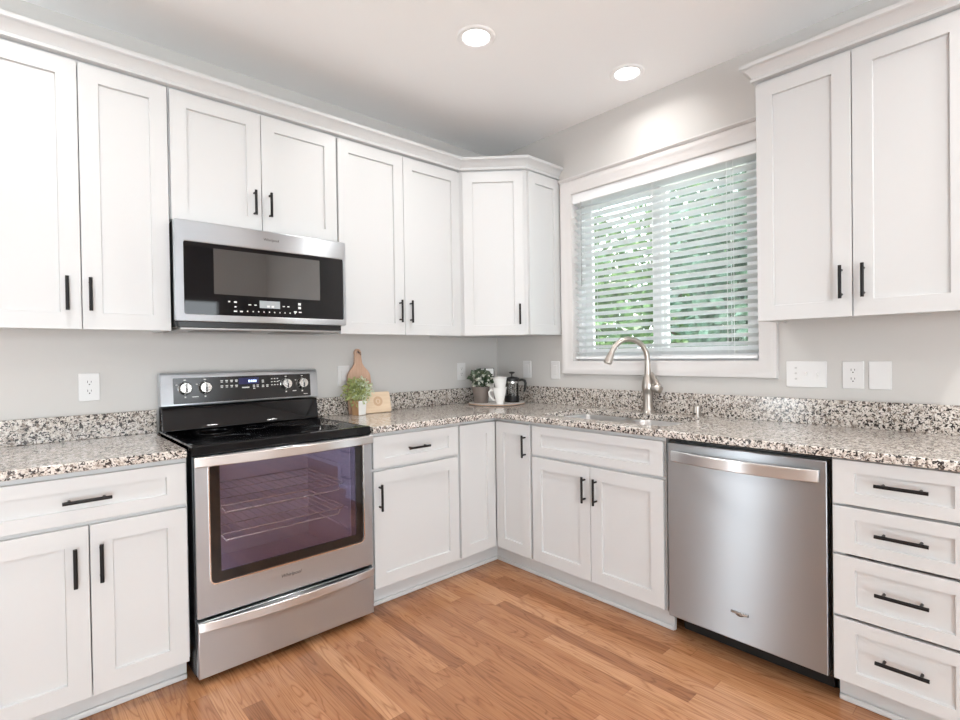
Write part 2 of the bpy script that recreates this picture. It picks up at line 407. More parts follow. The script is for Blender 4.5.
def carcass_base(x0, x1, d=FA, toe=True, side_l=True, side_r=True):
    m = MB(); t = .018; z0, z1 = .108, .885
    m.box(x0, x0+t, -d+.02, -.005, z0, z1).box(x1-t, x1, -d+.02, -.005, z0, z1).box(x0+t, x1-t, -d+.02, -.005, z0, z0+t).box(x0+t, x1-t, -.012, -.005, z0+t, z1)
    s = .038                                                  # face frame
    m.box(x0, x0+s, -d, -d+.02, z0, z1).box(x1-s, x1, -d, -d+.02, z0, z1).box(x0+s, x1-s, -d, -d+.02, z1-s, z1).box(x0+s, x1-s, -d, -d+.02, z0, z0+s).box(x0+s, x1-s, -d, -d+.02, .68, .72)
    return m
def toe(parent, x0, x1, d=.555):
    MB().box(x0, x1, -d, -d+.016, 0, .108).build('toe_kick', M_CAB, parent)
    MB().box(x0, x1, -d-.012, -d, 0, .022).build('shoe_molding', M_CAB, parent, .005)
ZD0, ZD1, ZR0, ZR1 = .118, .694, .709, .866
GRPB, GRPU = 'white shaker base cabinets', 'white shaker wall cabinets'

# base cabinet left of range: one wide drawer over two doors
c = thing('base_cabinet', 'white base cabinet left of the range, one wide drawer over two doors', 'cabinet', (-2.5755, 0, 0), 0, GRPB)
h = .305
carcass_base(-h, h).build('body', M_CAB, c); toe(c, -h, h)
d = shaker(-h+.006, h-.006, ZR0, ZR1, -DF, rail=.045).build('drawer', M_CAB, c); pull(d, -.004, .787, -DF, False, .136)
for x0, x1, hx in ((-h+.006, -.0018, -.036), (.0018, h-.006, .036)):
    d = shaker(x0, x1, .102, ZD1, -DF).build('door', M_CAB, c); pull(d, hx-.005, .563, -DF, True, .132)
# base cabinet right of range
c = thing('base_cabinet', 'white base cabinet right of the range, single drawer over single door', 'cabinet', (-1.191, 0, 0), 0, GRPB)
h = .2765
carcass_base(-h, h).build('body', M_CAB, c); toe(c, -h, h)
d = shaker(-h+.006, h-.010, ZR0, ZR1, -DF, rail=.045).build('drawer', M_CAB, c); pull(d, -.010, .789, -DF, False, .130)
d = shaker(-h+.006, h-.010, ZD0, ZD1, -DF).build('door', M_CAB, c); pull(d, -h+.036, .568, -DF, True, .13)
# corner cabinet with bi-fold doors
c = thing('corner_base_cabinet', 'white inside-corner base cabinet with two narrow doors meeting in the corner', 'cabinet', (0, 0, 0), 0, GRPB)
m = MB(); t = .018
m.prism([(-.005, -.005), (-.914, -.005), (-.914, -FA+.02), (-FA+.02, -FA+.02), (-FA+.02, -.914), (-.005, -.914)], .108, .126)
m.box(-.914, -.914+t, -FA+.02, -.005, .126, .885).box(-FA+.02, -.005, -.914, -.914+t, .126, .885).box(-.896, -.005, -.012, -.005, .126, .885).box(-.012, -.005, -.896, -.012, .126, .885)
m.box(-.914, -.896, -FA, -FA+.02, .108, .885).box(-FA, -FA+.02, -.914, -.896, .108, .885).box(-.896, -FA, -FA, -FA+.02, .868, .885).box(-FA, -FA+.02, -.896, -FA, .868, .885)
m.build('body', M_CAB, c)
m = MB().prism([(-.914, -.555), (-.555, -.555), (-.555, -.914), (-.539, -.914), (-.539, -.539), (-.914, -.539)], 0, .108); m.build('toe_kick', M_CAB, c)
MB().prism([(-.914, -.567), (-.567, -.567), (-.567, -.914), (-.555, -.914), (-.555, -.555), (-.914, -.555)], 0, .022).build('shoe_molding', M_CAB, c, .004)
shaker(-.908, -.6375, ZD0, ZR1, -DF).build('door', M_CAB, c)
RB = Matrix.Rotation(-PI/2, 4, 'Z')
d = shaker(.6375, .908, ZD0, ZR1, -DF, RB).build('door', M_CAB, c); pull(d, .876, .746, -DF, True, .125, RB)
# sink base
c = thing('sink_base_cabinet', 'white base cabinet under the sink, false drawer front above two doors', 'cabinet', (0, -1.3125, 0), -PI/2, GRPB)
h = .3975
carcass_base(-h, h).build('body', M_CAB, c); toe(c, -h, h+.001)
shaker(-h+.010, h-.006, ZR0, ZR1, -DF, rail=.045).build('false_drawer_front', M_CAB, c)
for x0, x1, hx in ((-h+.010, -.0018, -.034), (.0018, h-.006, .034)):
    d = shaker(x0, x1, ZD0, ZD1, -DF).build('door', M_CAB, c); pull(d, hx+.003, .578, -DF, True, .13)
# four drawer stack
c = thing('drawer_cabinet', 'white base cabinet right of the dishwasher with a stack of four drawers', 'cabinet', (0, -2.533, 0), -PI/2, GRPB)
h = .196
carcass_base(-h, h).build('body', M_CAB, c); toe(c, -h+.004, h)
for z0, z1 in ((.727, .880), (.556, .718), (.337, .546), (.108, .327)):
    d = shaker(-h+.005, h-.005, z0, z1, -DF, rail=.042).build('drawer', M_CAB, c)
    pull(d, 0, (z0+z1)/2+.006, -DF, False, .138)

# wall cabinets
UZ0, UZ1, UT = 1.388, 2.424, 2.505
def carcass_wall(x0, x1, z0=UZ0, z1=UT, d=UFR):
    m = MB(); t = .018
    m.box(x0, x0+t, -d+.02, -.003, z0, z1).box(x1-t, x1, -d+.02, -.003, z0, z1).box(x0+t, x1-t, -d+.02, -.003, z0+.012, z0+.012+t).box(x0+t, x1-t, -d+.02, -.003, z1-t, z1).box(x0+t, x1-t, -.012, -.003, z0+.03, z1-t)
    s = .038
    m.box(x0, x0+s, -d, -d+.02, z0, z1).box(x1-s, x1, -d, -d+.02, z0, z1).box(x0+s, x1-s, -d, -d+.02, z0, z0+s).box(x0+s, x1-s, -d, -d+.02, z1-.09, z1)
    return m
def wall_cab(label, wall, s0, s1, split, z0=UZ0, hl=.130, hz=.068, lip=.004, hoff=0):
    cx = (s0+s1)/2
    if wall == 'A': c = thing('wall_cabinet', label, 'cabinet', (cx, 0, z0), 0, GRPU)
    else: c = thing('wall_cabinet', label, 'cabinet', (0, cx, z0), -PI/2, GRPU); s0, s1, split = -s0, -s1, -split; cx = -cx
    x0, x1, sp = s0-cx, s1-cx, split-cx
    dz = Matrix.Translation((0, 0, -z0))
    m = carcass_wall(x0, x1, z0); m.v = [dz @ p for p in m.v]; m.build('body', M_CAB, c)
    for a, b_, hx in ((x0+lip, sp-.0016, sp-.036), (sp+.0016, x1-lip, sp+.036)):
        d = shaker(a, b_, z0-.003, UZ1, -UD, dz).build('door', M_CAB, c)
        pull(d, hx+hoff, z0+hz+hl/2, -UD, True, hl, dz)
    return c
wall_cab('white wall cabinet left of the microwave, two tall doors', 'A', -2.862, -2.249, -2.556, hoff=-.010)
wall_cab('short white two-door wall cabinet directly above the microwave', 'A', -2.247, -1.471, -1.862, 1.868, .115, .07)
wall_cab('white wall cabinet between the microwave and the corner, two tall doors', 'A', -1.469, -.624, -1.054)
wall_cab('white wall cabinet right of the window, two wide doors', 'B', -1.988, -2.692, -2.339, UZ0+.006)
# diagonal corner cabinet
c = thing('corner_wall_cabinet', 'white corner wall cabinet with one diagonal door between range wall and window', 'cabinet', (0, 0, UZ0), 0, GRPU)
dz = Matrix.Translation((0, 0, -UZ0)); K = .622
poly = [(-.003, -.003), (-K, -.003), (-K, -UFR-.008), (-UFR-.008, -K+.004), (-.003, -K+.004)]
m = MB(dz)
m.prism(poly, UZ0, UZ0+.03).prism(poly, UT-.02, UT)
for (ax, ay), (bx, by) in zip(poly, poly[1:]+poly[:1]):
    v = Vector((bx-ax, by-ay)); n = Vector((v.y, -v.x)).normalized()*.016
    ce = Vector((-.25, -.25))
    if (Vector((ax, ay))+n-ce).length > (Vector((ax, ay))-n-ce).length: n = -n
    m.prism([(ax, ay), (bx, by), (bx+n.x, by+n.y), (ax+n.x, ay+n.y)], UZ0+.03, UT-.02)
m.build('body', M_CAB, c)
p1, p2 = Vector((-K+.004, -UD)), Vector((-UD, -K+.004)); mid = (p1+p2)/2; ln = (p2-p1).length
MD = dz @ Matrix.Translation((mid.x, mid.y, 0)) @ Matrix.Rotation(-PI/4, 4, 'Z')
d = shaker(-ln/2+.012, ln/2-.012, UZ0-.003, UZ1, -.012, MD).build('door', M_CAB, c)
pull(d, ln/2-.044, UZ0+.128, -.012, True, .13, MD)
MS = dz @ Matrix.Translation((0, -K+.004, 0))
shaker(-UD+.012, -.003, UZ0, UZ1, -.019, MS).build('end_panel', M_CAB, c)

# crown mouldings
def sweep(path, prof):
    pts = [Vector(p) for p in path]; nrm = []
    for i, p in enumerate(pts):
        ns = []
        for a, b_ in ((i-1, i), (i, i+1)):
            if a >= 0 and b_ < len(pts):
                t_ = (pts[b_]-pts[a]).normalized(); ns.append(Vector((t_.y, -t_.x)))
        if len(ns) == 1: nrm.append(ns[0])
        else:
            q = (ns[0]+ns[1]).normalized(); nrm.append(q/q.dot(ns[0]))
    return MB().ring_loft([[(p.x+n.x*o, p.y+n.y*o, z) for o, z in prof] for p, n in zip(pts, nrm)])
CZ = 2.437
prof = [(-.02, 0), (.006, 0), (.011, .002), (.011, .013), (.006, .0165), (.009, .021), (.019, .037), (.034, .050), (.037, .0515), (.042, .053), (.046, .057), (.046, .071), (.043, .074), (-.02, .074)]
prof = [(o, CZ+z) for o, z in prof]
o = sweep([(-2.864, -.0), (-2.864, -UD-.0005), (-K, -UD-.0005), (-UD-.0005, -K), (-.001, -K)], prof).build('crown_molding', M_CAB)
tag(o, 'white crown moulding along the cabinet tops of the range wall and corner', 'moulding', 'crown mouldings', 'thing')
o = sweep([(-.001, -1.986), (-UD-.0005, -1.986), (-UD-.0005, -2.694), (-.001, -2.694)], prof).build('crown_molding', M_CAB)
tag(o, 'white crown moulding on top of the wall cabinet right of the window', 'moulding', 'crown mouldings', 'thing')

# ------------------------------------------------------------------ countertops
CT0, CT1, CF = .886, .918, .648
def slab(outer, hole, z0, z1):
    loops = [outer]+([hole] if hole else [])
    tri = geometry.tessellate_polygon([[Vector((x, y, 0)) for x, y in l] for l in loops])
    flat = [p for l in loops for p in l]; n = len(flat); m = MB()
    v = [(x, y, z0) for x, y in flat]+[(x, y, z1) for x, y in flat]; f = []
    for t_ in tri: f.append(tuple(t_)); f.append(tuple(i+n for i in reversed(t_)))
    b_ = 0
    for l in loops:
        k = len(l)
        for i in range(k): f.append((b_+i, b_+(i+1) % k, n+b_+(i+1) % k, n+b_+i))
        b_ += k
    m.add(v, f); return m
ct = slab([(-2.90, -.001), (-2.2605, -.001), (-2.2605, -.10), (-2.2735, -.10), (-2.2735, -CF), (-2.90, -CF)], None, CT0, CT1).build('countertop', M_GRAN, None, .004)
tag(ct, 'speckled granite worktop left of the range', 'countertop', 'granite worktops', 'thing')
MB().box(-2.90, -2.2605, -.021, -.001, CT1, 1.024).build('backsplash', M_GRAN, ct, .002)
hole = [(x, y) for x, y in rrect(-.535, -.135, -1.665, -.900, .07, 6)]
ct = slab([(-.001, -.001), (-1.4665, -.001), (-1.4665, -CF), (-CF, -CF), (-CF, -2.755), (-.001, -2.755)], hole, CT0, CT1).build('countertop', M_GRAN, None, .004)
tag(ct, 'L-shaped speckled granite worktop from the range round the corner, holding the sink', 'countertop', 'granite worktops', 'thing')
MB().box(-1.4665, -.001, -.021, -.001, CT1, 1.025).build('backsplash', M_GRAN, ct, .002)
MB().box(-.021, -.001, -2.755, -.021, CT1, 1.035).build('backsplash', M_GRAN, ct, .002)

# sink
sk = thing('kitchen_sink', 'stainless double-bowl undermount sink set in the granite worktop', 'sink', (-.335, -1.2825, .886))
def bowl(y0, y1, depth):
    m = MB(); x0, x1 = -.205, .205
    L = lambda i, z, r: [(x, y, z) for x, y in rrect(x0+i, x1-i, y0+i, y1-i, r, 6)]
    m.ring_loft([L(-.018, -.0015, .07), L(0, -.0015, .07), L(.004, -.01, .068), L(.010, -depth+.03, .06), L(.022, -depth+.008, .05), L(.045, -depth, .03)], False)
    n = 28; k = len(m.v)-n; m.f.append(tuple(range(k, k+n))); return m
for y0, y1, dp in ((.012, .385, .20), (-.385, -.012, .20)):
    bo = bowl(y0, y1, dp).build('bowl', M_SINK, sk)
    mod = bo.modifiers.new('thickness', 'SOLIDIFY'); mod.thickness = .0012
    MB().lathe([(.0, .004), (.02, .004), (.04, .006), (.043, .003), (.043, 0)], 24, (0.02, (y0+y1)/2, -dp+.001)).build('drain', M_PVC, bo)
MB().box(-.19, .19, -.012, .012, -.014, -.003).build('divider', M_SINK, sk, .004)

# faucet
fc = thing('kitchen_faucet', 'brushed nickel gooseneck faucet standing behind the sink', 'faucet', (-.078, -1.315, CT1))
MB().lathe([(.034, 0), (.034, .005), (.030, .010), (.028, .03), (.0265, .10), (.028, .112), (.033, .130), (.0345, .150), (.032, .172), (.025, .195), (.018, .220)], 28).build('base', M_NICKEL, fc)
dr = Vector((-.84, .54, 0)).normalized()
pts, rad = [], []
pts.append(Vector((0, 0, .20))); rad.append(.019)
pts.append(Vector((0, 0, .28))); rad.append(.0165)
R0 = .112; zc = .300
for k in range(0, 15):
    a = PI*k/14*.89
    pts.append(Vector((0, 0, zc))+dr*(R0*(1-math.cos(a)))+Vector((0, 0, R0*1.08*math.sin(a)))); rad.append(.0152)
MB().tube(pts, rad, 18).build('spout', M_NICKEL, fc)
e = pts[-1]; tdir = (pts[-1]-pts[-2]).normalized()
MB().tube([e-tdir*.004, e+tdir*.004, e+tdir*.016, e+tdir*.042, e+tdir*.058, e+tdir*.062], [.016, .018, .019, .0225, .0235, .018], 20).build('spray_head', M_NICKEL, fc)
lv = MB().tube([(0, -.020, .146), (0, -.044, .143), (0, -.066, .136), (0, -.080, .131), (0, -.084, .130)], [.021, .0235, .025, .021, .010], 18)
lv.tube([(0, -.064, .146), (0, -.054, .174), (0, -.036, .208), (0, -.026, .232)], [.017, .013, .009, .006], 12)
lv.build('lever', M_NICKEL, fc)
sd = thing('air_gap_cap', 'small brushed nickel cylinder cap on the worktop right of the faucet', 'sink fitting', (-.078, -1.598, CT1))
MB().lathe([(.024, 0), (.024, .004), (.0195, .006), (.0195, .052), (.018, .058), (.0, .060)], 24).build('cap', M_NICKEL, sd)
MB().box(-.0202, -.0190, -.007, .007, .012, .020).build('vent_slot', M_SLOT, sd)

# ------------------------------------------------------------------ range
rg = thing('kitchen_range', 'stainless electric range with black glass cooktop', 'stove', (-1.8725, 0, 0))
HX = .383
def bowed(m, x0, x1, z0, z1, y, bulge, th, n=24, lens=0.0):
    rings = []
    for k in range(n+1):
        s = k/n; x = x0+(x1-x0)*s; g = math.sin(PI*s)**.8 if 0 < s < 1 else 0
        yo = y-bulge*g; zz0 = z0-lens*g
        rings.append([(x, yo, zz0), (x, yo, z1), (x, yo+th, z1), (x, yo+th, zz0)])
    return m.ring_loft(rings)
m = MB()
m.box(-HX, -HX+.02, -.635, -.02, .03, .895).box(HX-.02, HX, -.635, -.02, .03, .895).box(-HX+.02, HX-.02, -.04, -.02, .03, .895).box(-HX+.02, HX-.02, -.60, -.04, .03, .24).box(-HX+.02, HX-.02, -.635, -.60, .855, .895)
for sx in (-1, 1):
    for yy in (-.58, -.1): m.cyl((sx*.34, yy, 0), .018, .03)
m.build('body', M_DARK, rg)
# cavity
m = MB(); x0, x1, y0, y1, z0, z1 = -.30, .30, -.60, -.12, .30, .84; t = .004
m.box(x0-t, x0, y0, y1, z0, z1).box(x1, x1+t, y0, y1, z0, z1).box(x0, x1, y1-t, y1, z0, z1).box(x0, x1, y0, y1-t, z0-t, z0).box(x0, x1, y0, y1-t, z1, z1+t)
for zz in (.44, .54, .64, .74):
    m.box(x0, x0+.008, y0+.02, y1-.02, zz-.008, zz-.002).box(x1-.008, x1, y0+.02, y1-.02, zz-.008, zz-.002)
M_CAV = mat('oven_enamel', (.44, .40, .50), .35)
m.build('oven_cavity', M_CAV, rg)
M_RACK = mat('rack_chrome', (.80, .78, .76), .25, 1)
for zz, dipz in ((.66, 0), (.545, 0)):
    m = MB(); r = .0026
    m.tube([(x0+.012, y0+.03, zz), (x0+.03, y0+.012, zz), (x1-.03, y0+.012, zz), (x1-.012, y0+.03, zz), (x1-.012, y1-.02, zz), (x0+.012, y1-.02, zz)], .0036, 8, closed=True)
    m.tube([(x0+.012, y0+.03, zz), (x0+.03, y0+.03, zz), (x0+.05, y0+.022, zz-.03), (x1-.05, y0+.022, zz-.03), (x1-.03, y0+.03, zz), (x1-.012, y0+.03, zz)], .0036, 8)
    for k in range(15):
        xx = x0+.045+(x1-x0-.09)*k/14
        m.tube([(xx, y0+.014, zz), (xx, y1-.02, zz)], r, 6)
    for yy in (-.45, -.28): m.tube([(x0+.012, yy, zz-.004), (x1-.012, yy, zz-.004)], r, 6)
    m.build('oven_rack', M_RACK, rg)
# cooktop
cook = MB()
prf = [(-.64, .905), (-.652, .905), (-.657, .911), (-.655, .922), (-.646, .927), (-.628, .9215)]
cook.box(-HX-.004, HX+.004, -.60, -.045, .896, .9205)
ringo = lambda i, z: [(-HX-.004+i, -.654+i, z), (HX+.004-i, -.654+i, z), (HX+.004-i, -.05-i*.2, z), (-HX-.004+i, -.05-i*.2, z)]
cook.ring_loft([ringo(.004, .886), ringo(0, .890), ringo(0, .921), ringo(.004, .926), ringo(.016, .927), ringo(.024, .9215)], True)
ck = cook.build('cooktop', M_GLASSBLK, rg)
M_RING = mat('burner_ring', (.016, .016, .017), .12)
for bx, by, br in ((-.19, -.48, .115), (.19, -.48, .10), (-.19, -.21, .085), (.19, -.21, .085), (0, -.2, .06)):
    m = MB(); n = 40
    m.ring_loft([[(bx+r*math.cos(2*PI*k/n), by+r*math.sin(2*PI*k/n), z) for k in range(n)] for r, z in ((br, .9216), (br, .9219), (br-.003, .9219), (br-.003, .9216))], False, True)
    m.build('burner_ring', M_RING, ck)
# backguard
prb = [(-.02, .90), (-.105, .925), (-.098, .94), (-.080, 1.035), (-.020, 1.035)]
MB().ring_loft([[(x, y, z) for y, z in prb] for x in (-HX+.004, HX-.004)]).build('backguard', M_GLASSBLK, rg, .003)
def tiltM():
    return Matrix.Translation((0, -.088, 1.040)) @ Matrix.Rotation(math.radians(-4), 4, 'X')
TM = tiltM()
cpn = MB(TM)
prc = [(.06, 0), (0, 0), (-.004, .004), (-.003, .135), (.004, .152), (.02, .160), (.06, .160)]
cpn.ring_loft([[(x, y, z) for y, z in prc] for x in (-HX, HX)])
cp = cpn.build('control_console', M_STEEL, rg, .003)
pn = MB(TM); loop = rrect(-.331, .339, .010, .132, .004, 3)
pn.ring_loft([[(x, y, z) for x, z in loop] for y in (.004, -.0065)]); panel = pn.build('control_panel', mat('panel_black', (.020, .019, .019), .16), cp)
for kx in (-.281, -.194, .203, .292):
    m = MB(TM @ Matrix.Translation((kx, -.0065, .082)) @ Matrix.Rotation(PI/2, 4, 'X'))
    m.lathe([(.031, 0), (.031, .004), (.0285, .007), (.026, .022), (.0235, .026), (.0, .027)], 28)
    kn = m.build('knob', M_KNOB, cp)
    m = MB(TM @ Matrix.Translation((kx, -.0065, .082)) @ Matrix.Rotation(PI/2, 4, 'X'))
    m.box(-.004, .004, -.021, .021, .024, .034); m.build('knob_grip', M_GRIP, kn, .002)
    m = MB(TM @ Matrix.Translation((kx, -.0065, .082)) @ Matrix.Rotation(PI/2, 4, 'X'))
    m.box(-.0015, .0015, .002, .020, .0335, .0345); m.build('pointer_mark', M_WHITEINK, kn, smooth=False)
m = MB(TM); yq = -.0072
def dot(x, z, w, hh): m.box(x-w/2, x+w/2, yq, yq+.001, z-hh/2, z+hh/2)
for i in range(4):
    for j in range(2):
        dot(-.118+i*.023, .112-j*.026, .012, .0045); dot(-.118+i*.023, .105-j*.026, .010, .0035)
dot(-.005, .073, .036, .006)
for x, z in ((.036, .082), (.055, .082), (.036, .074), (.055, .074), (.037, .066), (.082, .106), (.082, .097), (.082, .080), (.082, .073), (.104, .080), (.104, .073)): dot(x, z, .011, .0045)
for i in range(3):
    for j in range(3): dot(.128+i*.015, .112-j*.016, .008, .0045)
for kx in (-.281, -.194, .203, .292):
    dot(kx, .122, .010, .004); dot(kx, .040, .007, .007); dot(kx-.036, .10, .008, .003)
dot(-.238, .040, .028, .003); dot(.248, .042, .02, .004); dot(.31, .022, .022, .003)
m.build('key_lettering', M_WHITEINK, panel, smooth=False)
m = MB(TM); m.box(-.038, .062, yq-.0003, yq+.001, .090, .122); dsp = m.build('clock_display', M_BLUE, panel, smooth=False)
m = MB(TM)
for x, w in ((.014, .010), (.026, .006), (.036, .009), (.046, .006)): m.box(x-w/2, x+w/2, yq-.0008, yq, .099, .111)
m.build('display_digits', M_BLUED, dsp, smooth=False)
# oven door
YD = -.668
dm = MB(); zd0, zd1 = .262, .884
outer = rrect(-HX+.001, HX-.001, zd0, zd1, .006, 4); inner = rrect(-.332, .335, .385, .858, .022, 4)
frame_mesh(dm, outer, inner, YD+.045, YD)
door = dm.build('oven_door', M_STEEL, rg, .003)
# dark border then clear centre
bo = MB(); o2 = rrect(-.333, .336, .384, .859, .021, 4); i2 = rrect(-.293, .296, .425, .845, .006, 4)
frame_mesh(bo, o2, i2, YD+.008, YD+.002); bo.build('glass_border', mat('border_black', (.014, .011, .010), .06), door)
gl = MB(); gl.ring_loft([[(x, y, z) for x, z in rrect(-.294, .297, .424, .846, .006, 4)] for y in (YD+.0075, YD+.003)]); gl.build('door_glass', M_OVENG, door)
bz = MB(); frame_mesh(bz, rrect(-.336, .339, .381, .862, .025, 4), rrect(-.331, .334, .386, .857, .021, 4), YD+.002, YD-.0025); bz.build('window_trim', mat('bright_trim', (.85, .83, .81), .18, 1), door)
hb = MB(); bowed(hb, -HX-.002, HX+.002, .847, .886, YD-.012, .030, .012); hb.box(-HX, -HX+.03, YD-.012, YD, .85, .884).box(HX-.03, HX, YD-.012, YD, .85, .884)
hb.build('door_handle', m_steel('handle_steel', (.70, .685, .67), .34, .95), door, .003)
M_LOGO = mat('logo_grey', (.10, .095, .09), .4, .5)
lg = text_mesh('brand_logo', 'Whirlpool', .021, M_LOGO, door, (-.018, YD-.0008, .335), .25)
# storage drawer
dw = MB(); dw.box(-HX+.002, HX-.002, -.672, -.60, .032, .250); drw = dw.build('storage_drawer', M_STEEL, rg, .004)
hb = MB(); bowed(hb, -HX+.002, HX-.002, .212, .248, -.676, .034, .016, 24, .0); 
bowed(hb, -HX+.002, HX-.002, .238, .248, -.674, .030, .034, 24, 0)
hb.build('drawer_pull', m_steel('pull_steel', (.70, .70, .70), .32, .95), drw, .003)

# ------------------------------------------------------------------ microwave
mw = thing('microwave_oven', 'stainless over-the-range microwave with black glass front under the short cabinet', 'microwave', (-1.8625, 0, 1.388))
mx0, mx1 = -.386, .386; MZ = 1.388
MB().box(mx0+.004, mx1-.004, -.355, -.005, .012, .470).box(mx0+.012, mx1-.012, -.378, -.355, .010, .46).build('body', M_DARK, mw, .003)
ub = MB().box(mx0+.02, mx1-.02, -.375, -.03, .0, .012); ub.build('underside_panel', mat('under_grey', (.42, .41, .40), .35, .8), mw, .003)
m = MB()
for k in range(2):
    m.box(-.30+k*.36, -.06+k*.36, -.33, -.20, -.003, .0)
m.build('grease_filter', mat('filter_grey', (.25, .24, .23), .4, .8), mw, .001)
frame = MB(); frame_mesh(frame, rrect(mx0-.004, mx1+.004, .036, .465, .008, 4), rrect(mx0+.030, mx1-.010, .066, .376, .008, 4), -.378, -.405)
md = frame.build('door', M_STEEL, mw, .003)
g = MB(); g.ring_loft([[(x, y, z) for x, z in rrect(mx0+.0295, mx1-.0095, .0655, .3765, .008, 4)] for y in (-.385, -.402)]); g.build('door_glass', M_GLASSBLK, md)
M_MWWIN = mat('window_mesh_glass', (.04, .04, .04), .03, IOR=2.3)
g = MB(); g.ring_loft([[(x, y, z) for x, z in rrect(-.239, .249, .158, .357, .003, 3)] for y in (-.4015, -.4027)]); wv = g.build('viewing_window', M_MWWIN, md)
g = MB().box(-.046, .048, -.4027, -.4015, .106, .140); ld = g.build('clock_display', M_LCD, md, smooth=False)
m = MB()
for x, w in ((-.006, .012), (.014, .012)): m.box(x-w/2, x+w/2, -.4032, -.4027, .110, .119)
m.build('display_digits', M_WHITEINK, ld, smooth=False)
m = MB()
def dm_(x, z, w, hh): m.box(x-w/2, x+w/2, -.4026, -.4015, z-hh/2, z+hh/2)
for k in range(10): dm_(-.10+k*.0245, .088, .005, .005)
for x, z, w, hh in ((-.178, .128, .008, .006), (-.152, .127, .012, .007), (-.152, .106, .008, .006), (-.152, .086, .014, .006), (-.127, .086, .012, .006), (-.09, .118, .012, .004), (-.065, .118, .010, .004), (.066, .118, .010, .004), (.088, .118, .010, .004), (.143, .133, .013, .011), (.143, .115, .013, .011), (.122, .095, .014, .006), (.146, .094, .014, .005)): dm_(x, z, w, hh)
m.build('key_lettering', M_WHITEINK, md, smooth=False)
text_mesh('brand_logo', 'Whirlpool', .017, M_LOGO, md, (.012, -.4055, .425), 0.0)

# ------------------------------------------------------------------ dishwasher
dwm = thing('dishwasher', 'stainless dishwasher with bowed bar handle under the worktop', 'dishwasher', (0, -2.027, 0), -PI/2)
h = .300
MB().box(-h-.008, h+.008, -.600, -.03, .09, .878).box(-h, h, -.50, -.03, .0, .09).build('body', M_DARK, dwm, .002)
MB().box(-h+.01, h-.01, -.515, -.50, .004, .088).build('kick_plate', M_BLKP, dwm, .002)
dd = MB().box(-h, h, -.640, -.60, .106, .868).build('door', M_STEELD, dwm, .004)
hb = MB(); bowed(hb, -h+.022, h-.022, .790, .835, -.652, .040, .012); hb.box(-h+.022, -h+.045, -.652, -.638, .792, .833).box(h-.045, h-.022, -.652, -.638, .792, .833)
hb.build('door_handle', m_steel('dw_handle_steel', (.70, .70, .70), .34, .95), dd, .003)
M_BADGE = mat('badge_grey', (.16, .155, .15), .35, .8)
bd = MB(); bd.tube([(-.033, -.6412, .222), (.033, -.6412, .222)], .0055, 10)
n = 28; bd.ring_loft([[(.017*math.cos(2*PI*k/n)*s, y, .218+.0095*math.sin(2*PI*k/n)*s) for k in range(n)] for s, y in ((1, -.640), (1, -.642), (.8, -.643))])
bd.build('brand_badge', M_BADGE, dd)
text_mesh('brand_logo', 'Whirlpool', .014, M_KNOB, dd, (0, -.6472, .222), 0.1)

# ------------------------------------------------------------------ outlets and switches
def plate(name, label, cat, wall, s, z, w, hh, group='wall plates'):
    if wall == 'A': r = thing(name, label, cat, (s, 0, z), 0, group)
    else: r = thing(name, label, cat, (0, s, z), -PI/2, group)
    MB().box(-w/2, w/2, -.006, 0, -hh/2, hh/2).build('plate', M_PLATE, r, .0025); return r
def duplex(r, cx=0):
    for dz_ in (.0195, -.0195):
        m = MB(); m.ring_loft([[(x, y, z) for x, z in rrect(cx-.0165, cx+.0165, dz_-.014, dz_+.014, .010, 5)] for y in (-.004, -.0078)])
        so = m.build('socket', M_PLATE, r)
        m = MB().box(cx-.0075, cx-.0055, -.0081, -.007, dz_-.001, dz_+.009).box(cx+.0055, cx+.0075, -.0081, -.007, dz_+.0, dz_+.008).cyl((cx, -.007, dz_-.0075), .0028, -.0011, 'y', 10)
        m.build('slots', M_SLOT, so, smooth=False)
def rocker(r, cx=0):
    MB().box(cx-.0165, cx+.0165, -.0075, -.004, -.033, .033).build('rocker', M_PLATE, r, .0015)
def toggle(r, cx=0):
    MB().box(cx-.005, cx+.005, -.007, -.004, -.012, .012).box(cx-.0035, cx+.0035, -.018, -.006, -.002, .010).build('toggle', M_PLATE, r, .001)
PWH = (.076, .122)
duplex(plate('wall_outlet', 'white duplex outlet on the range wall, left of the range', 'outlet', 'A', -2.511, 1.145, *PWH))
rocker(plate('wall_switch', 'white switch plate on the range wall, partly behind the paddle cutting board', 'light switch', 'A', -1.286, 1.148, *PWH))
duplex(plate('wall_outlet', 'white duplex outlet on the range wall, just left above the plant on the round tray', 'outlet', 'A', -.362, 1.145, *PWH))
rocker(plate('wall_switch', 'white switch plate on the window wall just right of the french press', 'light switch', 'B', -.317, 1.152, *PWH))
rocker(plate('wall_switch', 'white switch plate under the lower left corner of the window casing', 'light switch', 'B', -.579, 1.150, *PWH))
r = plate('wall_switch', 'wide white triple switch plate right of the window', 'light switch', 'B', -2.0875, 1.148, .167, .122)
M_BTN = mat('button_grey', (.55, .54, .53), .4)
for zz in (.030, .004, -.022): MB().cyl((-.042, -.004, zz), .0048, -.006, 'y', 14).build('button', M_BTN, r)
toggle(r, 0); toggle(r, .046)
duplex(plate('wall_outlet', 'white duplex outlet on the window wall beside the triple switch plate', 'outlet', 'B', -2.270, 1.148, .080, .122))
r = plate('blank_wall_plate', 'blank white wall plate at the right end above the worktop', 'wall plate', 'B', -2.366, 1.148, .080, .122)
for zz in (.042, -.042): MB().cyl((0, -.005, zz), .003, -.0018, 'y', 10).build('screw', M_PLATE, r)

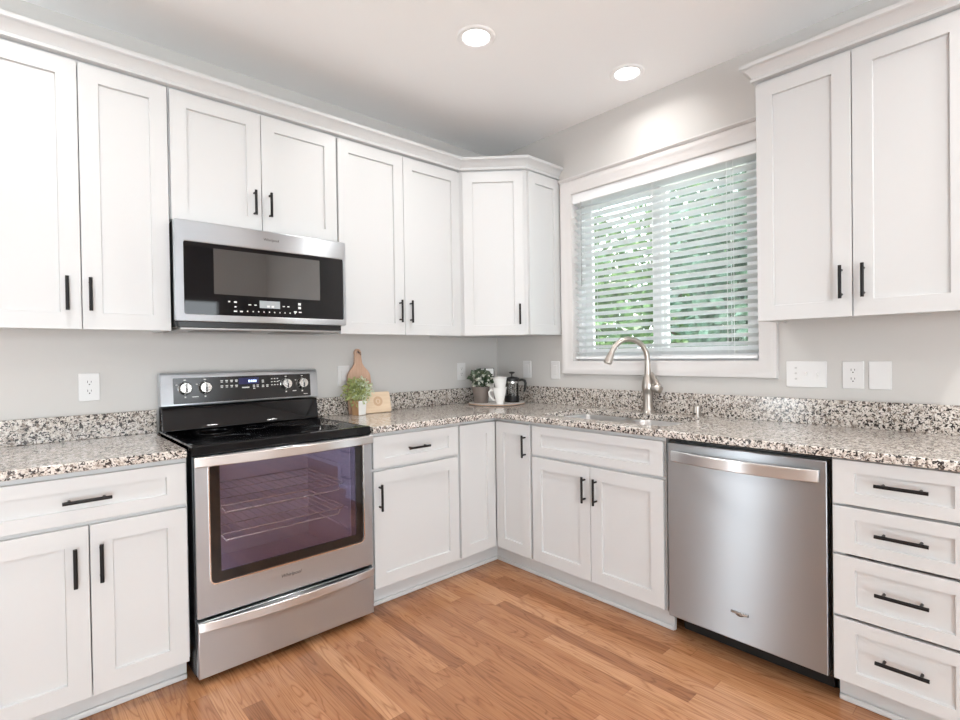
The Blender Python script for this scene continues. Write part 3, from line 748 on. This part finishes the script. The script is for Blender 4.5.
# ------------------------------------------------------------------ ceiling cans
M_RINGW = mat('ring_white', (.90, .90, .90), .4)
def can(x, y, label, power=None):
    r = thing('recessed_light', label, 'ceiling light', (x, y, CEIL), 0, 'recessed ceiling lights')
    MB().lathe([(.092, 0), (.092, -.003), (.086, -.007), (.066, -.006), (.062, -.001), (.062, 0)], 36, cap=False).build('trim_ring', M_RINGW, r)
    MB().lathe([(.0, -.0015), (.062, -.0015), (.062, 0.0), (.0, 0.0)], 36, cap=False).build('lens', M_LAMP, r)
    l = area('can_lamp', (x, y, CEIL-.012), (0, 0, 0), .11, .11, power or CAN_POWER, (1.0, .985, .97), 'DISK', 2.7)
can(*CANS[0], 'round recessed ceiling light further from the window, nearer the range side')
can(*CANS[1], 'round recessed ceiling light above the sink, close to the window wall', 3.0)
for i, p_ in enumerate(CANS_MORE):
    can(*p_, ['round recessed ceiling light above the floor left of the range', 'round recessed ceiling light behind the camera over the middle floor', 'round recessed ceiling light behind the camera on the open room side', 'round recessed ceiling light behind the camera close to the window wall'][i])

# ------------------------------------------------------------------ things on the worktop
def leaf_cluster(m, c, r, n, size, rng, flat=.35, up=.3, shell=.35):
    for _ in range(n):
        d_ = Vector((rng.gauss(0, 1), rng.gauss(0, 1), rng.gauss(0, 1)+up)).normalized()
        p = Vector(c)+Vector((d_.x*r[0], d_.y*r[1], d_.z*r[2]))*(shell+(1-shell)*rng.random())
        t = (d_+Vector((rng.gauss(0, .5), rng.gauss(0, .5), rng.gauss(0, .5)))).normalized()
        a = t.cross(Vector((rng.random()-.5, rng.random()-.5, rng.random()-.5))).normalized(); s = size*(.6+.7*rng.random())
        nrm_ = t.cross(a)*s*.12
        m.add([p-t*s*.5, p+a*s*flat+nrm_, p+t*s*.5, p-a*s*flat+nrm_], [(0, 1, 2), (0, 2, 3)])
    return m
Z = CT1
# paddle board leaning on the wall
pb = thing('paddle_cutting_board', 'brown wooden paddle cutting board with handle leaning on the range wall', 'cutting board', (-1.206, -.058, Z+.001))
out = [(-.075, 0), (-.078, .02), (-.078, .21), (-.074, .236), (-.060, .258), (-.038, .282), (-.025, .305), (-.0215, .34), (-.022, .372), (-.014, .388), (0, .392)]
full = out+[(-x, z) for x, z in reversed(out[:-1])]
lean = Matrix.Rotation(math.radians(-4.5), 4, 'X')
hole = [(.007*math.cos(2*PI*k/12), .372+.007*math.sin(2*PI*k/12)) for k in range(12)]
def plate_hole(outer, hole, y0, y1, M):
    tri = geometry.tessellate_polygon([[Vector((x, z, 0)) for x, z in l] for l in (outer, hole)])
    flat = outer+hole; n = len(flat); m = MB(M); f = []
    v = [(x, y0, z) for x, z in flat]+[(x, y1, z) for x, z in flat]
    for t_ in tri: f.append(tuple(t_)); f.append(tuple(i+n for i in reversed(t_)))
    b_ = 0
    for l in (outer, hole):
        for i in range(len(l)): f.append((b_+i, b_+(i+1) % len(l), n+b_+(i+1) % len(l), n+b_+i))
        b_ += len(l)
    return m.add(v, f)
plate_hole(full, hole, -.009, .009, lean).build('board', M_BEECH, pb, .003)
MB(lean).tube([(0, -.011, .372), (.012, -.014, .368), (.016, -.012, .352), (.006, -.011, .362), (0, -.011, .372)], .0016, 6).build('cord_loop', M_SLOT, pb)
# small pale board with round mark
sb = thing('serving_board', 'small pale wooden board with round engraved mark beside the herb pot', 'cutting board', (-1.118, -.115, Z+.001), math.radians(-6))
lean = Matrix.Rotation(math.radians(-14), 4, 'X')
m = MB(lean); m.ring_loft([[(x, y, z) for x, z in rrect(-.088, .086, 0, .128, .012, 4)] for y in (-.009, .009)]); bo = m.build('board', M_PALEW, sb, .003)
m = MB(lean); n = 28
m.ring_loft([[(.002+r_*math.cos(2*PI*k/n), y, .070+r_*math.sin(2*PI*k/n)) for k in range(n)] for r_, y in ((.030, -.009), (.030, -.0096), (.015, -.0096), (.015, -.009))], False, True)
m.add([(.002+.009*math.cos(2*PI*k/10), -.0096, .070+.011*math.sin(2*PI*k/10)) for k in range(10)], [tuple(range(10))])
m.build('engraved_mark', M_ENGR, bo, smooth=False)
# herb pot
rng = random.Random(3)
hp_ = thing('potted_herb', 'small leafy herb in a square wood and white pot beside the range', 'potted plant', (-1.252, -.118, Z), math.radians(14))
m = MB(); q = .031
m.ring_loft([[(x*s, y*s, z) for x, y in ((-q, -q), (q, -q), (q, q), (-q, q))] for s, z in ((.86, 0), (1, .088), (.9, .088), (.85, .07))], True)
m.build('pot', M_POTW, hp_, .002)
m = MB(); a_, b2, k_ = -(q*.86+.0006), -(q+.0006), .0022
m.add([(-q*.86, a_, .002), (q*.86, a_, .002), (q, b2, .086), (-q, b2, .086), (-q*.86, a_-k_, .002), (q*.86, a_-k_, .002), (q, b2-k_, .086), (-q, b2-k_, .086)], [(0,1,2,3),(4,5,6,7),(0,1,5,4),(1,2,6,5),(2,3,7,6),(3,0,4,7)])
m.build('white_side_panel', M_CERAM, hp_)
MB().box(-q*.85, q*.85, -q*.85, q*.85, .066, .074).build('soil', M_SOIL, hp_)
fo = leaf_cluster(MB(), (-.022, 0, .140), (.092, .075, .088), 460, .022, rng, .32, .35, .2).build('foliage', M_HERB, hp_, smooth=False)
leaf_cluster(MB(), (.020, -.02, .142), (.075, .06, .085), 300, .020, rng, .32, .35, .3).build('pale_foliage', M_HERB2, hp_, smooth=False)
m = MB()
for k in range(9):
    a = 2*PI*k/9; m.tube([(.008*math.cos(a), .008*math.sin(a), .07), (.02*math.cos(a), .02*math.sin(a), .11), (.05*math.cos(a), .045*math.sin(a), .17)], .0013, 5)
m.build('stem', M_HERB, hp_)

# tray and what stands on it
TC = Vector((-.262, -.262, Z)); Rv = Vector((.742, -.670, 0)); Fv = Vector((.670, .742, 0))
def on_tray(r_, f_, z=.012): return TC+Rv*r_+Fv*f_+Vector((0, 0, z))
tr = thing('round_tray', 'round white tray with thin brown rim in the worktop corner', 'tray', TC)
MB().lathe([(.0, .001), (.186, .001), (.192, .004), (.194, .012), (.191, .0125), (.186, .010), (0, .010)], 56, cap=False).build('plate', M_TRAY, tr)
MB().lathe([(.1925, .0038), (.1955, .005), (.1965, .010), (.1943, .0112)], 56, cap=False).build('rim', M_TRAYR, tr)
zt = .0102
pl = thing('potted_succulent', 'dark green leafy plant in a taupe pot on the round tray', 'potted plant', on_tray(-.108, -.005, zt))
MB().lathe([(.0, 0), (.046, 0), (.049, .004), (.061, .106), (.062, .114), (.057, .114), (.054, .098), (0, .098)], 32, cap=False).build('pot', M_POTG, pl)
MB().lathe([(0, .096), (.055, .096), (.055, .104), (0, .106)], 24, cap=False).build('soil', M_SOIL, pl)
m = MB(); rng = random.Random(5)
leaf_cluster(m, (0, 0, .165), (.080, .080, .070), 330, .040, rng, .36, .5, .45); m.build('foliage', M_SUCC, pl, smooth=False)
leaf_cluster(MB(), (0, -.012, .160), (.080, .080, .062), 70, .036, rng, .36, .2, .8).build('pale_foliage', M_SUCP, pl, smooth=False)
def mug(name, label, loc, rotz, tiltv=0):
    g = thing(name, label, 'mug', loc, rotz, 'white mugs on the tray')
    if tiltv: g.rotation_euler = (tiltv*.4, tiltv, rotz)
    MB().lathe([(0, 0), (.023, 0), (.025, .003), (.031, .035), (.046, .104), (.050, .114), (.0465, .1138), (.029, .040), (.022, .008), (0, .006)], 36, cap=False).build('cup', M_CERAM, g)
    pts_ = [(-.042, 0, .092), (-.060, 0, .094), (-.073, 0, .082), (-.070, 0, .060), (-.054, 0, .038), (-.029, 0, .026)]
    MB().tube(pts_, [.0055, .006, .006, .006, .0055, .0055], 10).build('handle', M_CERAM, g)
mp_ = on_tray(.018, -.120, zt)
mug('coffee_mug', 'lower white mug of the stacked pair on the round tray', mp_, math.radians(-42))
mug('coffee_mug', 'upper white mug stacked inside the other mug on the tray', mp_+Vector((.005, -.003, .066)), math.radians(-132), .08)
fp = thing('french_press', 'glass french press with black lid and handle on the round tray', 'coffee maker', on_tray(.110, .030, zt), math.radians(-42))
cr = MB().lathe([(0, .012), (.044, .012), (.047, .018), (.047, .150), (.049, .158), (.0475, .158), (.0455, .150), (.0455, .02), (0, .016)], 32, cap=False).build('carafe', M_CARAFE, fp)
MB().lathe([(.0, 0), (.050, 0), (.052, .006), (.050, .045), (.0478, .045), (.0478, .012), (0, .011)], 32, cap=False).build('base', M_BLKP, fp)
MB().lathe([(0, .0165), (.0445, .0165), (.0445, .056), (0, .058)], 28, cap=False).build('coffee', M_COFFEE, fp)
MB().lathe([(.053, .150), (.054, .160), (.052, .168), (.030, .174), (.012, .178), (.004, .180), (.004, .196), (.010, .198), (.021, .202), (.022, .208), (.010, .212), (0, .213)], 32, cap=False).lathe([(0, .148), (.053, .150)], 32, cap=False).build('lid', M_BLKP, fp)
m = MB().lathe([(.0478, .132), (.0495, .132), (.0495, .146), (.0478, .146)], 32, cap=False)
for a in (.3, 1.9, 3.6, 5.2):
    m.box(.0478, .0492, -.004, .004, .04, .134, Matrix.Rotation(a, 4, 'Z'))
m.build('metal_frame', M_PVC, fp)
MB().tube([(.048, 0, .150), (.070, 0, .154), (.090, 0, .148), (.097, 0, .130), (.094, 0, .100), (.086, 0, .070)], [.008, .009, .010, .010, .009, .007], 12).build('handle', M_BLKP, fp)
cdp = on_tray(-.062, .115, zt)
cd_ = thing('small_sign_card', 'small white upright sign card at the back of the round tray', 'sign', cdp, math.radians(-36))
lean = Matrix.Rotation(math.radians(-6), 4, 'X')
MB(lean).box(-.050, .050, -.003, .003, 0, .235).build('card', M_CERAM, cd_, .001)
MB(lean).box(.0505, .054, -.004, .004, 0, .238).box(-.050, .0505, -.004, .004, .2355, .238).build('edge_shadow', M_SLOT, cd_, smooth=False)  # dark strips stand in for shadow along the card's top and right
m = MB(lean)
for k, (x, w) in enumerate(((-.004, .05), (.0, .06), (-.006, .044), (.0, .05))): m.box(x-w/2, x+w/2, -.0036, -.003, .205-k*.022, .211-k*.022)
m.build('printed_lines', M_CARDINK, cd_, smooth=False)

# ------------------------------------------------------------------ outside the window
struct('ground_outside', MB().box(.16, 40, -25, 30, -.7, -.6), M_LAWN)
def tree(x, y, hgt, r, label, mt, seed):
    rg_ = random.Random(seed)
    t = thing('garden_tree', label, 'tree', (x, y, -.6), 0, 'trees outside the window')
    m = MB().tube([(0, 0, 0), (.05, .03, hgt*.3), (-.03, .04, hgt*.6), (0, 0, hgt*.85)], [.16, .13, .09, .04], 10)
    for k in range(6):
        a = rg_.random()*6.28; z0 = hgt*(.25+.09*k)
        m.tube([(0, 0, z0), (r*.35*math.cos(a), r*.35*math.sin(a), z0+.3), (r*.75*math.cos(a), r*.75*math.sin(a), z0+.5)], [.06, .04, .015], 7)
    m.build('trunk', M_BARK, t)
    leaf_cluster(MB(), (0, 0, hgt*.55), (r, r, hgt*.5), 3800, .24, rg_, .38, .0, .25).build('crown', mt, t, smooth=False)
tree(5.0, 3.3, 4.6, 1.4, 'green leafy tree seen through the left half of the blind', M_LEAF, 1)
tree(6.0, .1, 5.4, 1.7, 'blue-green leafy tree seen through the right half of the blind', M_LEAF2, 2)
tree(10.0, 3.6, 6.0, 1.9, 'distant green tree seen between the two nearer trees outside', M_LEAF, 3)
tree(8.5, 8.2, 5.5, 2.2, 'distant green tree at the left edge of the window view', M_LEAF, 4)
